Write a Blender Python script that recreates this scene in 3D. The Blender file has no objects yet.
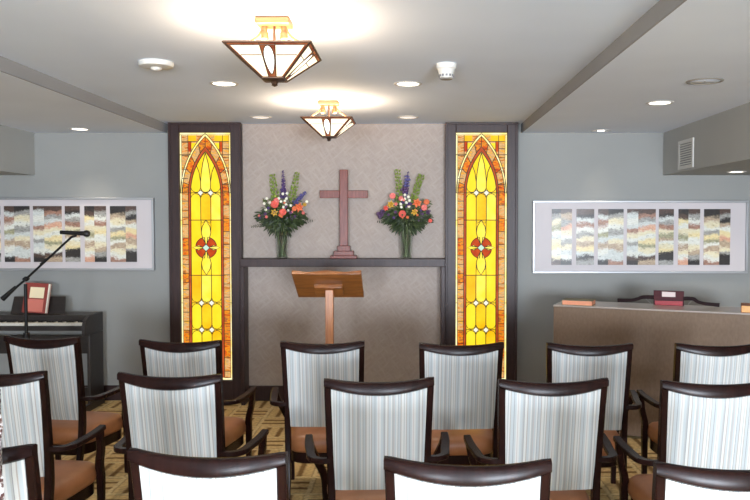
import bpy, bmesh, math, random
from mathutils import Vector, Matrix
random.seed(7)
PI = math.pi
SC = bpy.context.scene
COL = SC.collection

# ------------------------------------------------------------------ view
CAM_H, FPX = 1.62, 760.0
PITCH = math.atan(27 / FPX)
VPX = 410.0                                   # where the room's long axis meets the picture (shifted lens)
_F = Vector((0, math.cos(PITCH), -math.sin(PITCH)))
_U = Vector((0, math.sin(PITCH), math.cos(PITCH)))


def at(x, y, Y):
    """Point of the room at depth Y (metres from the camera) that the photograph shows at x, y."""
    d = _F + Vector((1, 0, 0)) * ((x - VPX) / FPX) + _U * ((250 - y) / FPX)
    return Vector((0, 0, CAM_H)) + d * (Y / d.y)


cam = bpy.data.cameras.new('camera')
cam.sensor_width = 36.0
cam.lens = 36.0 * FPX / 750.0
cam.shift_x = -(VPX - 375.0) / 750.0
cam.clip_start = 0.05
camo = bpy.data.objects.new('camera', cam)
camo.location = (0, 0, CAM_H)
camo.rotation_euler = (PI / 2 - PITCH, 0, 0)
COL.objects.link(camo)
SC.camera = camo
SC.view_settings.view_transform = 'Standard'
SC.view_settings.look = 'None'
SC.view_settings.gamma = 1
SC.view_settings.use_curve_mapping = False
SC.view_settings.exposure = 0.3


# ------------------------------------------------------------------ materials
def lin(c):
    return tuple((v / 12.92 if v <= 0.04045 else ((v + 0.055) / 1.055) ** 2.4) for v in [q / 255 for q in c]) + (1,)


MATS = {}


def mat(name, col=(200, 200, 200), rough=0.5, metal=0.0, spec=0.5, coat=0.0, emit=None, estr=0.0):
    m = bpy.data.materials.new(name)
    m.use_nodes = True
    b = m.node_tree.nodes['Principled BSDF']
    b.inputs['Base Color'].default_value = lin(col)
    b.inputs['Roughness'].default_value = rough
    b.inputs['Metallic'].default_value = metal
    b.inputs['Specular IOR Level'].default_value = spec
    b.inputs['Coat Weight'].default_value = coat
    if emit:
        b.inputs['Emission Color'].default_value = lin(emit)
        b.inputs['Emission Strength'].default_value = estr
    MATS[name] = m
    return m


def nodes(m):
    nt = m.node_tree
    return nt, nt.nodes, nt.links, nt.nodes['Principled BSDF']


def mth(N, L, op, a, b=None, c=None):
    n = N.new('ShaderNodeMath')
    n.operation = op
    for i, v in enumerate((a, b, c)):
        if v is None:
            continue
        if isinstance(v, (int, float)):
            n.inputs[i].default_value = v
        else:
            L.new(v, n.inputs[i])
    return n.outputs[0]


def ramp(N, L, fac, stops, interp='LINEAR'):
    r = N.new('ShaderNodeValToRGB')
    r.color_ramp.interpolation = interp
    el = r.color_ramp.elements
    while len(el) < len(stops):
        el.new(0.5)
    for e, (p, c) in zip(el, stops):
        e.position = p
        e.color = lin(c)
    L.new(fac, r.inputs[0])
    return r.outputs[0]


def objco(N):
    return N.new('ShaderNodeTexCoord').outputs['Object']


def noise(N, L, vec, scale, detail=3, sc=(1, 1, 1), rough=0.55, off=(0, 0, 0)):
    mp = N.new('ShaderNodeMapping')
    mp.inputs['Scale'].default_value = sc
    mp.inputs['Location'].default_value = off
    L.new(vec, mp.inputs[0])
    n = N.new('ShaderNodeTexNoise')
    n.inputs['Scale'].default_value = scale
    n.inputs['Detail'].default_value = detail
    n.inputs['Roughness'].default_value = rough
    L.new(mp.outputs[0], n.inputs['Vector'])
    return n.outputs['Fac']


def bump(N, L, b, h, strength=0.2, dist=0.01):
    bp = N.new('ShaderNodeBump')
    bp.inputs['Strength'].default_value = strength
    bp.inputs['Distance'].default_value = dist
    L.new(h, bp.inputs['Height'])
    L.new(bp.outputs[0], b.inputs['Normal'])


def wood(name, dark, light, rough=0.35, sc=(1, 1, 1), scale=12, coat=0.0, spec=0.5):
    m = mat(name, dark, rough, coat=coat, spec=spec)
    nt, N, L, b = nodes(m)
    f = noise(N, L, objco(N), scale, 5, sc)
    L.new(ramp(N, L, f, [(0.35, dark), (0.65, light)]), b.inputs['Base Color'])
    return m


def plaster(name, col, var=6, rough=0.85, bstr=0.05):
    m = mat(name, col, rough, spec=0.25)
    nt, N, L, b = nodes(m)
    f = noise(N, L, objco(N), 1.3, 2)
    lo = tuple(max(0, c - var) for c in col)
    L.new(ramp(N, L, f, [(0.3, lo), (0.7, col)]), b.inputs['Base Color'])
    bump(N, L, b, noise(N, L, objco(N), 160, 2), bstr, 0.002)
    return m


M_ceil = plaster('ceiling_paint', (226, 237, 253))
M_fascia = plaster('fascia_grey', (150, 150, 150))  # vertical soffit edge, a darker grey than the ceiling
M_soff = plaster('soffit_paint', (230, 237, 248))
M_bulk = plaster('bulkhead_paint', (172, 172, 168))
M_wall = plaster('grey_blue_wall_paint', (149, 149, 146))
M_white = mat('white_plastic', (206, 204, 198), 0.45)
M_slot = mat('dark_slot', (112, 112, 116), 0.6)
M_darkwood = wood('espresso_trim_wood', (44, 28, 28), (56, 37, 35), 0.42, (6, 6, 0.6), 8, spec=0.3)
M_chairwood = wood('espresso_chair_wood', (26, 13, 11), (38, 19, 16), 0.26, (4, 4, 0.7), 10, spec=0.14)
M_crosswood = wood('rosewood', (100, 46, 36), (122, 62, 50), 0.3, (10, 10, 1), 9, spec=0.2)
M_oak = wood('golden_oak', (114, 64, 26), (150, 92, 42), 0.35, (1, 6, 6), 6, coat=0.3)
M_oakpost = wood('golden_oak_post', (158, 98, 58), (190, 128, 82), 0.35, (8, 8, 0.8), 6, coat=0.2)
M_leather = mat('tan_vinyl', (156, 92, 54), 0.4, spec=0.5)
nt, N, L, b = nodes(M_leather)
bump(N, L, b, noise(N, L, objco(N), 220, 2), 0.08, 0.002)
L.new(ramp(N, L, noise(N, L, objco(N), 7, 3), [(0.3, (142, 90, 54)), (0.7, (164, 106, 66))]), b.inputs['Base Color'])
M_black = mat('black_matt', (20, 19, 19), 0.5, spec=0.25)
M_blackgloss = wood('black_piano_wood', (40, 34, 32), (48, 41, 38), 0.38, (0.6, 6, 6), 8)
M_ivory = mat('ivory_key', (226, 220, 208), 0.3)
M_silver = mat('silver_frame', (172, 172, 174), 0.42, 0.7)
M_mat = mat('white_mat_board', (198, 190, 191), 0.55, coat=0.15)
M_brass = mat('antique_brass', (150, 108, 72), 0.45, 0.6)
M_bronze = mat('dark_bronze', (84, 62, 48), 0.4, 0.7)
M_chrome = mat('brushed_steel', (178, 178, 180), 0.3, 0.9)
M_lead = mat('lead_came', (58, 50, 36), 0.55, 0.3)

# niche wallpaper: faint raised diagonal figure
M_paper = mat('taupe_wallpaper', (160, 147, 138), 0.6, spec=0.35)
nt, N, L, b = nodes(M_paper)
co = objco(N)
mp = N.new('ShaderNodeMapping')
mp.inputs['Rotation'].default_value = (0, math.radians(38), 0)
L.new(co, mp.inputs[0])
w1 = noise(N, L, mp.outputs[0], 9, 3, (5, 1, 1))
w2 = noise(N, L, mp.outputs[0], 9, 3, (1, 1, 5))
mx = mth(N, L, 'MAXIMUM', w1, w2)
L.new(ramp(N, L, mx, [(0.42, (156, 142, 133)), (0.68, (168, 155, 146))]), b.inputs['Base Color'])
bump(N, L, b, mx, 0.12, 0.004)

# carpet: basket weave of gold and brown bars
M_carpet = mat('woven_pattern_carpet', (150, 122, 82), 0.95, spec=0.1)
nt, N, L, b = nodes(M_carpet)
co = objco(N)
sep = N.new('ShaderNodeSeparateXYZ')
nz = N.new('ShaderNodeTexNoise')
nz.inputs['Scale'].default_value = 22
L.new(co, nz.inputs['Vector'])
wob = N.new('ShaderNodeVectorMath')
wob.operation = 'MULTIPLY_ADD'
L.new(nz.outputs['Color'], wob.inputs[0])
wob.inputs[1].default_value = (0.022, 0.022, 0)
L.new(co, wob.inputs[2])
L.new(wob.outputs[0], sep.inputs[0])
BL = 0.30
gx = mth(N, L, 'DIVIDE', sep.outputs[0], BL)
gy = mth(N, L, 'DIVIDE', sep.outputs[1], BL)
chk = mth(N, L, 'MODULO', mth(N, L, 'ADD', mth(N, L, 'FLOOR', gx), mth(N, L, 'ADD', mth(N, L, 'FLOOR', gy), 400)), 2)
fx = mth(N, L, 'FRACT', gx)
fy = mth(N, L, 'FRACT', gy)
bx = mth(N, L, 'PINGPONG', mth(N, L, 'MULTIPLY', gx, 3.0), 0.5)
by = mth(N, L, 'PINGPONG', mth(N, L, 'MULTIPLY', gy, 3.0), 0.5)
bar = N.new('ShaderNodeMix')
bar.data_type = 'FLOAT'
L.new(chk, bar.inputs[0])
L.new(by, bar.inputs[2])
L.new(bx, bar.inputs[3])
c_bar = ramp(N, L, bar.outputs[0], [(0.10, (128, 98, 62)), (0.26, (214, 184, 130))])
edge = mth(N, L, 'MINIMUM', mth(N, L, 'PINGPONG', gx, 0.5), mth(N, L, 'PINGPONG', gy, 0.5))
mixc = N.new('ShaderNodeMix')
mixc.data_type = 'RGBA'
L.new(ramp(N, L, edge, [(0.03, (255, 255, 255)), (0.06, (0, 0, 0))]), mixc.inputs[0])
L.new(c_bar, mixc.inputs[6])
mixc.inputs[7].default_value = lin((222, 198, 148))
mot = N.new('ShaderNodeMix')
mot.data_type = 'RGBA'
mot.blend_type = 'MULTIPLY'
mot.inputs[0].default_value = 0.5
L.new(mixc.outputs[2], mot.inputs[6])
L.new(ramp(N, L, noise(N, L, co, 38, 3), [(0.3, (150, 130, 110)), (0.62, (255, 255, 250))]), mot.inputs[7])
L.new(mot.outputs[2], b.inputs['Base Color'])
bump(N, L, b, noise(N, L, co, 420, 2), 0.4, 0.004)

# chair back cloth: vertical stripes across local X
M_stripe = mat('striped_upholstery', (190, 195, 200), 0.85, spec=0.2)
nt, N, L, b = nodes(M_stripe)
co = objco(N)
sep = N.new('ShaderNodeSeparateXYZ')
L.new(co, sep.inputs[0])
u = mth(N, L, 'FRACT', mth(N, L, 'ADD', mth(N, L, 'DIVIDE', sep.outputs[0], 0.150), 20.37))
W_, G_, B_, T_, P_, D_ = (210, 210, 207), (176, 178, 177), (188, 194, 196), (174, 165, 157), (190, 176, 173), (146, 148, 150)
seq = [W_, G_, W_, T_, B_, D_, B_, W_, P_, W_, B_, G_, D_, W_, T_, B_, W_, G_, P_, B_, W_, D_, B_, T_]
wid = [5, 2, 3, 1.5, 6, 1.2, 4, 3, 1.2, 4, 5, 3, 1.2, 5, 1.6, 5, 3, 4, 1.2, 4, 3, 1.2, 5, 2]
tot = sum(wid)
pos, stops = 0, []
for c, w in zip(seq, wid):
    stops.append((pos / tot, c))
    pos += w
L.new(ramp(N, L, u, stops, 'CONSTANT'), b.inputs['Base Color'])
bump(N, L, b, noise(N, L, co, 300, 2, (1, 1, 0.3)), 0.15, 0.002)

M_organ = mat('brown_organ_laminate', (122, 98, 78), 0.55, spec=0.3)
nt, N, L, b = nodes(M_organ)
L.new(ramp(N, L, noise(N, L, objco(N), 60, 4, (1, 1, 0.5)), [(0.3, (104, 84, 67)), (0.7, (118, 97, 79))]), b.inputs['Base Color'])
M_organtop = mat('grey_brown_organ_top', (158, 146, 138), 0.3, coat=0.2)
M_maroon = wood('maroon_wood', (58, 18, 24), (72, 26, 30), 0.5, (1, 6, 6), 6, spec=0.2)
M_rackarm = mat('dark_rack_wood', (34, 20, 22), 0.6, spec=0.1)
M_label = mat('pale_label', (208, 190, 184), 0.5)
M_red = mat('red_cover', (150, 38, 46), 0.5)
M_pink = mat('rose_cover', (206, 118, 104), 0.45)
M_redbook = mat('brick_red_cover', (138, 56, 48), 0.45)
M_cream = mat('cream_cover_title', (238, 222, 186), 0.5)
M_page = mat('paper_edge', (232, 224, 208), 0.8)
M_goldpage = mat('gilt_page_edge', (214, 158, 92), 0.5)
M_pinkpage = mat('reddened_page_edge', (214, 140, 106), 0.6)
M_olive = mat('olive_cloth_cover', (112, 108, 84), 0.7)
M_brownbook = mat('brown_cloth_cover', (140, 88, 58), 0.7)
M_floral = mat('speckled_knit', (170, 150, 148), 0.95)
nt, N, L, b = nodes(M_floral)
L.new(ramp(N, L, noise(N, L, objco(N), 90, 3), [(0.40, (70, 40, 36)), (0.48, (120, 104, 98)), (0.60, (206, 206, 206))]), b.inputs['Base Color'])


def glow(name, col, s, hi=None, scale=9, sc=(1, 1, 1)):
    """Back-lit coloured glass: faint streaks in the colour of the glass itself."""
    m = mat(name, col, 0.6, spec=0.15, emit=col, estr=s)
    nt, N, L, b = nodes(m)
    if hi:
        r = ramp(N, L, noise(N, L, objco(N), scale, 3, sc), hi)
        L.new(r, b.inputs['Emission Color'])
        L.new(r, b.inputs['Emission Color'])
    b.inputs['Base Color'].default_value = tuple(v * .08 for v in lin(col)[:3]) + (1,)
    return m


G_white = glow('glass_border_white', (255, 236, 150), 1.05, [(0.3, (255, 226, 110)), (0.6, (255, 244, 190))], 14)
G_yellow = glow('glass_yellow', (250, 208, 22), 1.0, [(0.3, (250, 200, 12)), (0.7, (253, 222, 50))], 6, (1, 1, 0.6))
G_lemon = glow('glass_lemon', (252, 222, 60), 1.0, [(0.3, (252, 216, 40)), (0.7, (254, 232, 104))], 6)
G_amber = glow('glass_amber', (246, 186, 14), 1.0, [(0.3, (242, 172, 8)), (0.7, (250, 204, 34))], 7)
G_mottle = glow('glass_mottled', (226, 150, 70), 0.9,
                [(0.30, (140, 78, 40)), (0.40, (222, 138, 52)), (0.48, (228, 184, 124)), (0.55, (188, 150, 104)), (0.62, (250, 186, 60)), (0.72, (190, 80, 26))], 10, (1.2, 1, 3.6))
G_ember = glow('glass_streaky_orange', (224, 100, 24), 0.85,
               [(0.30, (118, 42, 18)), (0.41, (220, 84, 18)), (0.50, (246, 156, 30)), (0.58, (150, 92, 52)), (0.66, (236, 112, 22)), (0.76, (150, 46, 16))], 11, (1, 1, 2.8))
G_red = glow('glass_red_band', (196, 78, 34), 0.75, [(0.3, (168, 58, 26)), (0.7, (214, 100, 48))], 16)
G_ruby = glow('glass_ruby', (206, 70, 12), 0.8, [(0.3, (184, 52, 8)), (0.7, (222, 92, 20))], 14)
G_clear = glow('glass_clear_jewel', (240, 236, 214), 1.0)
G_aqua = glow('glass_aqua_jewel', (196, 226, 206), 0.9)
G_shade = glow('lamp_cream_glass', (255, 240, 206), 1.5, [(0.35, (255, 232, 186)), (0.65, (255, 248, 226))], 8)
G_shadew = glow('lamp_white_jewel', (255, 252, 240), 1.9)
G_amblamp = glow('lamp_amber_glass', (176, 88, 52), 0.6, [(0.35, (150, 62, 40)), (0.65, (206, 130, 80))], 20)
M_lens = mat('lit_lens', (255, 250, 238), 0.4, emit=(255, 248, 232), estr=4.0)
M_lensdim = mat('frosted_lens', (236, 232, 226), 0.4, emit=(255, 246, 235), estr=0.55)
M_trimring = mat('downlight_trim', (206, 202, 196), 0.4)
M_darkring = mat('fitting_grey_ring', (138, 132, 124), 0.5)


# ------------------------------------------------------------------ mesh helpers
class MB:
    def __init__(s):
        s.bm = bmesh.new()

    def face(s, pts, mi=0):
        f = s.bm.faces.new([s.bm.verts.new(p) for p in pts])
        f.material_index = mi
        return f

    def box(s, lo, hi, mi=0, mtx=None):
        c = [Vector((x, y, z)) for x in (lo[0], hi[0]) for y in (lo[1], hi[1]) for z in (lo[2], hi[2])]
        if mtx:
            c = [mtx @ p for p in c]
        v = [s.bm.verts.new(p) for p in c]
        for q in ((0, 1, 3, 2), (4, 6, 7, 5), (0, 4, 5, 1), (2, 3, 7, 6), (0, 2, 6, 4), (1, 5, 7, 3)):
            s.bm.faces.new([v[i] for i in q]).material_index = mi
        return s

    def rings(s, loops, mi=0, cap=True, closed=True):
        vs = [[s.bm.verts.new(p) for p in l] for l in loops]
        n = len(vs[0])
        for a, b_ in zip(vs, vs[1:]):
            for i in range(n if closed else n - 1):
                j = (i + 1) % n
                s.bm.faces.new((a[i], a[j], b_[j], b_[i])).material_index = mi
        if cap:
            s.bm.faces.new(list(reversed(vs[0]))).material_index = mi
            s.bm.faces.new(vs[-1]).material_index = mi
        return s

    def prism(s, poly, y0, y1, mi=0, axis='y'):
        """poly of (a, b) pairs extruded along an axis: y -> (a, Y, b); x -> (X, a, b); z -> (a, b, Z)."""
        f = {'y': lambda p, t: (p[0], t, p[1]), 'x': lambda p, t: (t, p[0], p[1]), 'z': lambda p, t: (p[0], p[1], t)}[axis]
        return s.rings([[f(p, y0) for p in poly], [f(p, y1) for p in poly]], mi)

    def sweep(s, pts, w, d, up=(0, 0, 1), mi=0, rnd=0.3, sub=5):
        """Rounded rectangular bar along a smoothed path. w across, d along 'up'; either may be a list."""
        P = [Vector(p) for p in pts]
        ws = w if isinstance(w, (list, tuple)) else [w] * len(P)
        ds = d if isinstance(d, (list, tuple)) else [d] * len(P)
        Q, wq, dq = [], [], []
        if len(P) > 2 and sub > 1:
            for i in range(len(P) - 1):
                p0, p1, p2, p3 = P[max(i - 1, 0)], P[i], P[i + 1], P[min(i + 2, len(P) - 1)]
                for k in range(sub):
                    t = k / sub
                    Q.append(0.5 * ((2 * p1) + (p2 - p0) * t + (2 * p0 - 5 * p1 + 4 * p2 - p3) * t * t + (3 * p1 - p0 - 3 * p2 + p3) * t ** 3))
                    wq.append(ws[i] + (ws[i + 1] - ws[i]) * t)
                    dq.append(ds[i] + (ds[i + 1] - ds[i]) * t)
            Q.append(P[-1]); wq.append(ws[-1]); dq.append(ds[-1])
        else:
            Q, wq, dq = P, ws, ds
        U = Vector(up)
        loops = []
        for i, p in enumerate(Q):
            t = (Q[min(i + 1, len(Q) - 1)] - Q[max(i - 1, 0)]).normalized()
            r = t.cross(U).normalized()
            u_ = r.cross(t).normalized()
            a, b_ = wq[i] / 2, dq[i] / 2
            c = min(a, b_) * rnd
            loops.append([p + r * x + u_ * y for x, y in ((a, b_ - c), (a - c, b_), (-a + c, b_), (-a, b_ - c), (-a, -b_ + c), (-a + c, -b_), (a - c, -b_), (a, -b_ + c))])
        return s.rings(loops, mi)

    def tube(s, pts, r, n=10, mi=0):
        P = [Vector(p) for p in pts]
        rs = r if isinstance(r, (list, tuple)) else [r] * len(P)
        ref = None
        loops = []
        for i, p in enumerate(P):
            t = (P[min(i + 1, len(P) - 1)] - P[max(i - 1, 0)]).normalized()
            if ref is None:
                ref = t.orthogonal().normalized()
            ref = (ref - t * ref.dot(t)).normalized()
            q = t.cross(ref)
            loops.append([p + (ref * math.cos(2 * PI * k / n) + q * math.sin(2 * PI * k / n)) * rs[i] for k in range(n)])
        return s.rings(loops, mi)

    def lathe(s, prof, c=(0, 0, 0), n=24, mi=0, cap=True, sy=1.0):
        c = Vector(c)
        return s.rings([[c + Vector((r * math.cos(2 * PI * k / n), r * sy * math.sin(2 * PI * k / n), z)) for k in range(n)] for r, z in prof], mi, cap)

    def ball(s, c, r, mi=0, seg=8, sc=(1, 1, 1)):
        prof = [(max(1e-4, math.sin(PI * k / seg)) * r, -math.cos(PI * k / seg) * r) for k in range(seg + 1)]
        c = Vector(c)
        n = seg + 2
        return s.rings([[c + Vector((rr * math.cos(2 * PI * k / n) * sc[0], rr * math.sin(2 * PI * k / n) * sc[1], z * sc[2])) for k in range(n)] for rr, z in prof], mi)

    def build(s, name, mats, parent=None, bevel=0, smooth=35, loc=None, seg=2):
        me = bpy.data.meshes.new(name)
        bmesh.ops.recalc_face_normals(s.bm, faces=s.bm.faces)
        s.bm.to_mesh(me)
        s.bm.free()
        for m in (mats if isinstance(mats, (list, tuple)) else [mats]):
            me.materials.append(m)
        if smooth:
            for p in me.polygons:
                p.use_smooth = True
            me.set_sharp_from_angle(angle=math.radians(smooth))
        o = bpy.data.objects.new(name, me)
        COL.objects.link(o)
        if parent:
            o.parent = parent
        if loc is not None:
            o.location = loc
        if bevel:
            bv = o.modifiers.new('bevel', 'BEVEL')
            bv.width = bevel
            bv.segments = seg
            bv.limit_method = 'ANGLE'
            bv.angle_limit = math.radians(40)
        return o


def tag(o, label, cat, group=None):
    o['label'] = label
    o['category'] = cat
    o['kind'] = 'thing'
    if group:
        o['group'] = group
    return o


def thing(name, label, cat, loc=(0, 0, 0), rz=0.0, group=None):
    o = bpy.data.objects.new(name, None)
    o.empty_display_size = 0.1
    COL.objects.link(o)
    o.location = loc
    o.rotation_euler = (0, 0, rz)
    return tag(o, label, cat, group)


def struct(name, mb, m, label=None, bevel=0):
    o = mb.build(name, m, bevel=bevel, smooth=0)
    o['kind'] = 'structure'
    if label:
        o['label'] = label
    return o


def dup(root, loc, rz, label):
    r = root.copy()
    COL.objects.link(r)
    r.location = loc
    r.rotation_euler = (0, 0, rz)
    r['label'] = label
    for ch in list(root.children):
        c = ch.copy()
        COL.objects.link(c)
        c.parent = r
        for g in list(ch.children):
            d = g.copy()
            COL.objects.link(d)
            d.parent = c
    return r


# ------------------------------------------------------------------ room shell
WY = 6.90                       # far wall
YB = -5.2                       # wall behind the camera
XL, XR = -4.75, 3.75
ZC, ZS, ZB = 2.514, 2.434, 2.052
SL, SR = -2.19, 1.003           # edges of the raised middle ceiling
BLX, BRX = -3.395, 2.29         # bulkhead faces

struct('floor', MB().box((XL - .1, YB - .1, -.1), (XR + .1, WY + .1, 0)), M_carpet, 'woven tan and gold patterned carpet floor')
struct('wall_far', MB().box((XL - .1, WY, 0), (XR + .1, WY + .1, 2.7)), M_wall, 'pale grey blue painted far wall')
struct('wall_niche', MB().box((-1.55, WY - .012, 0), (.36, WY, ZC)), M_paper, 'taupe figured wallpaper behind the lectern')
struct('wall_left', MB().box((XL - .1, YB, 0), (XL, WY, 2.7)), M_wall)
struct('wall_right', MB().box((XR, YB, 0), (XR + .1, WY, 2.7)), M_wall)
struct('ceiling', MB().box((SL, YB, ZC), (SR, WY, 2.7)), M_ceil, 'raised middle ceiling')
struct('ceiling_soffit_left', MB().box((BLX, YB, ZS), (SL - .01, WY, 2.7)), M_soff)
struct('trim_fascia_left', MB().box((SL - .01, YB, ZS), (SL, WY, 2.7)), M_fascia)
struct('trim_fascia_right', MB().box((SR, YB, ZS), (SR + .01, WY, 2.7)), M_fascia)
struct('ceiling_soffit_right', MB().box((SR + .01, YB, ZS), (BRX, WY, 2.7)), M_soff)
struct('wall_bulkhead_left', MB().box((XL, YB, ZB), (BLX, WY, 2.7)), M_bulk)
struct('wall_bulkhead_right', MB().box((BRX, YB, ZB), (XR, WY, 2.7)), M_bulk)
# wall behind the camera with three unseen windows added for light from behind
added_wins = [(-2.0, -1.2), (.8, 1.7), (1.85, 2.75)]
mb = MB()
edges = [XL - .1] + [e for w in added_wins for e in w] + [XR + .1]
for a, b_ in zip(edges[::2], edges[1::2]):
    mb.box((a, YB - .12, 0), (b_, YB, 2.7))
for a, b_ in added_wins:
    mb.box((a, YB - .12, 0), (b_, YB, .45)).box((a, YB - .12, 2.2), (b_, YB, 2.7))
struct('wall_rear', mb, M_wall)
mb = MB()
mb.box((XL, WY - .015, 0), (-2.17, WY, .138)).box((.975, WY - .015, 0), (XR, WY, .138))
mb.box((-1.50, WY - .03, 0), (.33, WY - .012, .138))
struct('baseboard_far', mb, M_darkwood, 'dark brown baseboard along the far wall', bevel=.003)
struct('baseboard_left', MB().box((XL, YB, 0), (XL + .015, WY - .02, .138)), M_darkwood, bevel=.003)
struct('baseboard_right', MB().box((XR - .015, YB, 0), (XR, WY - .02, .138)), M_darkwood, bevel=.003)


# ------------------------------------------------------------------ stained glass windows
def stained_glass(X, label):
    """Tall backlit leaded panel in a dark frame; 1 unit of the drawing is 1/110 m."""
    root = thing('stained_glass_window', label, 'stained glass', (X, 0, 0), 0, 'pair of backlit stained glass windows')
    yf, yb = 6.79, WY
    hw = .3175
    gw, gt, gb = .228, 2.425, .205
    mb = MB()
    mb.box((-hw, yf, 0), (-gw, yb, ZC - .001)).box((gw, yf, 0), (hw, yb, ZC - .001))
    mb.box((-gw, yf, gt), (gw, yb, ZC - .001)).box((-gw, yf, 0), (gw, yb, gb))
    mb.build('frame', M_darkwood, root, bevel=.004)
    mb = MB()                                   # slim outer edging on the frame's face
    e = .016
    mb.box((-hw - .006, yf - .008, 0), (-hw + e, yf + .02, ZC - .001)).box((hw - e, yf - .008, 0), (hw + .006, yf + .02, ZC - .001))
    mb.box((-hw + e, yf - .008, ZC - .02), (hw - e, yf + .02, ZC - .001))
    mb.build('frame_edging', M_darkwood, root, bevel=.003)
    GY = yf + .035
    K = 1 / 110.4
    cy = 133.5

    def pt(x, y, lay):
        return Vector((x * K, GY - lay * .0012, gt - (y - cy) * (gt - gb) / 244.5))

    mats = [G_white, G_mottle, G_red, G_yellow, G_lemon, G_amber, G_ember, G_ruby, G_clear, G_aqua]
    WH, MO, RE, YE, LE, AM, EM, RU, CL, AQ = range(10)
    g = MB()
    c = MB()

    def poly(pts, lay, mi):
        g.face([pt(x, y, lay) for x, y in pts], mi)

    def came(pts, r=.0028):
        c.tube([pt(x, y, 7) for x, y in pts], r * 1.35, 6)

    def rect(x0, y0, x1, y1, lay, mi):
        poly([(x0, y0), (x1, y0), (x1, y1), (x0, y1)], lay, mi)

    T, B = 133.5, 378.0
    rect(-25.2, T, 25.2, B, 0, WH)
    rnd = random.Random(5)
    # mottled side borders and red inner strips
    for s_ in (-1, 1):
        y = 136.0
        while y < 376:
            h = rnd.choice((13.5, 9, 13, 17, 7))
            y1 = min(y + h, 376)
            a, b2 = sorted((s_ * 17.2, s_ * 23.4))
            rect(a, y, b2, y1, 1, rnd.choice((MO, MO, EM, MO, EM)))
            came([(a, y1), (b2, y1)], .0022)
            y = y1
        a, b2 = sorted((s_ * 14.8, s_ * 17.2))
        rect(a, 190, b2, 376, 1, RE)
        came([(s_ * 14.8, 190), (s_ * 14.8, 376)])
        came([(s_ * 17.2, 192), (s_ * 17.2, 376)], .0024)
        came([(s_ * 23.4, T + 2), (s_ * 23.4, 376)], .0016)
        came([(s_ * 23.4, 219.3), (s_ * 25.2, 219.3)], .002)
        came([(s_ * 23.4, 301.3), (s_ * 25.2, 301.3)], .002)
    # spandrels beside the arch
    rect(-23.4, 136, 23.4, 192, 2, MO)
    for s_ in (-1, 1):
        for (x0, y0, x1, y1, mi) in ((17, 136, 23.4, 142, AM if s_ > 0 else MO), (9, 136, 17, 142, AM), (14, 142, 17, 152, RU), (9.5, 143.5, 14, 149, YE), (17, 142, 23.4, 155, MO)):
            a, b2 = sorted((s_ * x0, s_ * x1))
            rect(a, y0, b2, y1, 3, mi)
        came([(s_ * 17, 136), (s_ * 17, 157)], .0022)
        came([(s_ * 8, 142), (s_ * 23.4, 142)], .0022)
        came([(s_ * 14, 142), (s_ * 14, 152)], .002)
        came([(s_ * 14.5, 155), (s_ * 25.2, 155)], .0022)
        came([(s_ * 19, 168), (s_ * 23.4, 168)], .002)

    # pointed arch: two arcs; each band from the outline moved inwards
    def arch(w, top, bot=192.5, n=18):
        h = bot - top
        R_ = (w * w + h * h) / (2 * w)
        out = []
        for k in range(n + 1):
            th = math.asin(min(1, h / R_)) * k / n
            out.append((w - R_ + R_ * math.cos(th), bot - R_ * math.sin(th)))
        return out          # right side, springing to apex

    def full(a):
        return [(x, y) for x, y in a] + [(-x, y) for x, y in reversed(a[:-1])]

    outer = full(arch(24.6, 133.8))
    o2 = full(arch(22.9, 137.0))
    i1 = full(arch(17.0, 147.0))
    i2 = full(arch(14.8, 152.0))
    for band, lay, mi in ((outer, 4, WH), (o2, 4.6, EM), (i1, 5.2, RE), (i2, 5.8, YE)):
        poly(band, lay, mi)
    for band, r in ((outer, .0024), (o2, .0024), (i1, .0026), (i2, .003)):
        came(band, r)
    n = len(o2)
    for k in (3, 7, 11, 15):                    # joints of the arch band
        for a, b2 in ((o2[k], i1[k]), (o2[n - 1 - k], i1[n - 1 - k])):
            came([a, b2], .0024)
    for k, mi in ((5, MO), (13, MO)):
        for q in ((o2[k - 2], o2[k], o2[k + 2], i1[k + 2], i1[k], i1[k - 2]),
                  (o2[n + 1 - k], o2[n - 1 - k], o2[n - 3 - k], i1[n - 3 - k], i1[n - 1 - k], i1[n + 1 - k])):
            poly(q, 4.9, mi)
    came([(0, 137.0), (0, 147.0)], .0024)
    # lancet centre petal in the arch
    pet = [(0, 153), (2.6, 163), (4.4, 174), (5, 182), (4.8, 188), (3, 191.2), (0, 192), (-3, 191.2), (-4.8, 188), (-5, 182), (-4.4, 174), (-2.6, 163)]
    poly(pet, 6.2, LE)
    came(pet + [pet[0]])
    for s_ in (-1, 1):
        came([(s_ * 9.2, 165), (s_ * 6.4, 172), (s_ * 5, 182)])
        came([(s_ * 5, 188), (s_ * 7, 191.4), (s_ * 10, 192), (s_ * 13, 190.5), (s_ * 14.8, 187)], .0022)
    # main yellow lights below the arch
    rect(-14.8, 192.5, 14.8, 376, 2.5, YE)
    secs = [(192.5, 219.3), (273.8, 301.3), (301.3, 328), (328, 352), (352, 376)]
    for k, (y0, y1) in enumerate(secs):
        for j, x0 in enumerate((-14.8, -5, 5)):
            x1 = (-5, 5, 14.8)[j]
            rect(x0, y0, x1, y1, 3, ((YE, AM, LE), (AM, LE, YE), (YE, AM, YE), (YE, YE, AM), (AM, YE, YE))[k][j])
        for x in (-5, 5):
            came([(x, y0), (x, y1)])
    for y in (192.5, 219.3, 273.8, 301.3, 328, 352):
        came([(-17.2, y), (17.2, y)] if y in (219.3, 273.8) else [(-14.8, y), (14.8, y)])
    came([(-25.2, 192.5), (25.2, 192.5)], .0022)
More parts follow.
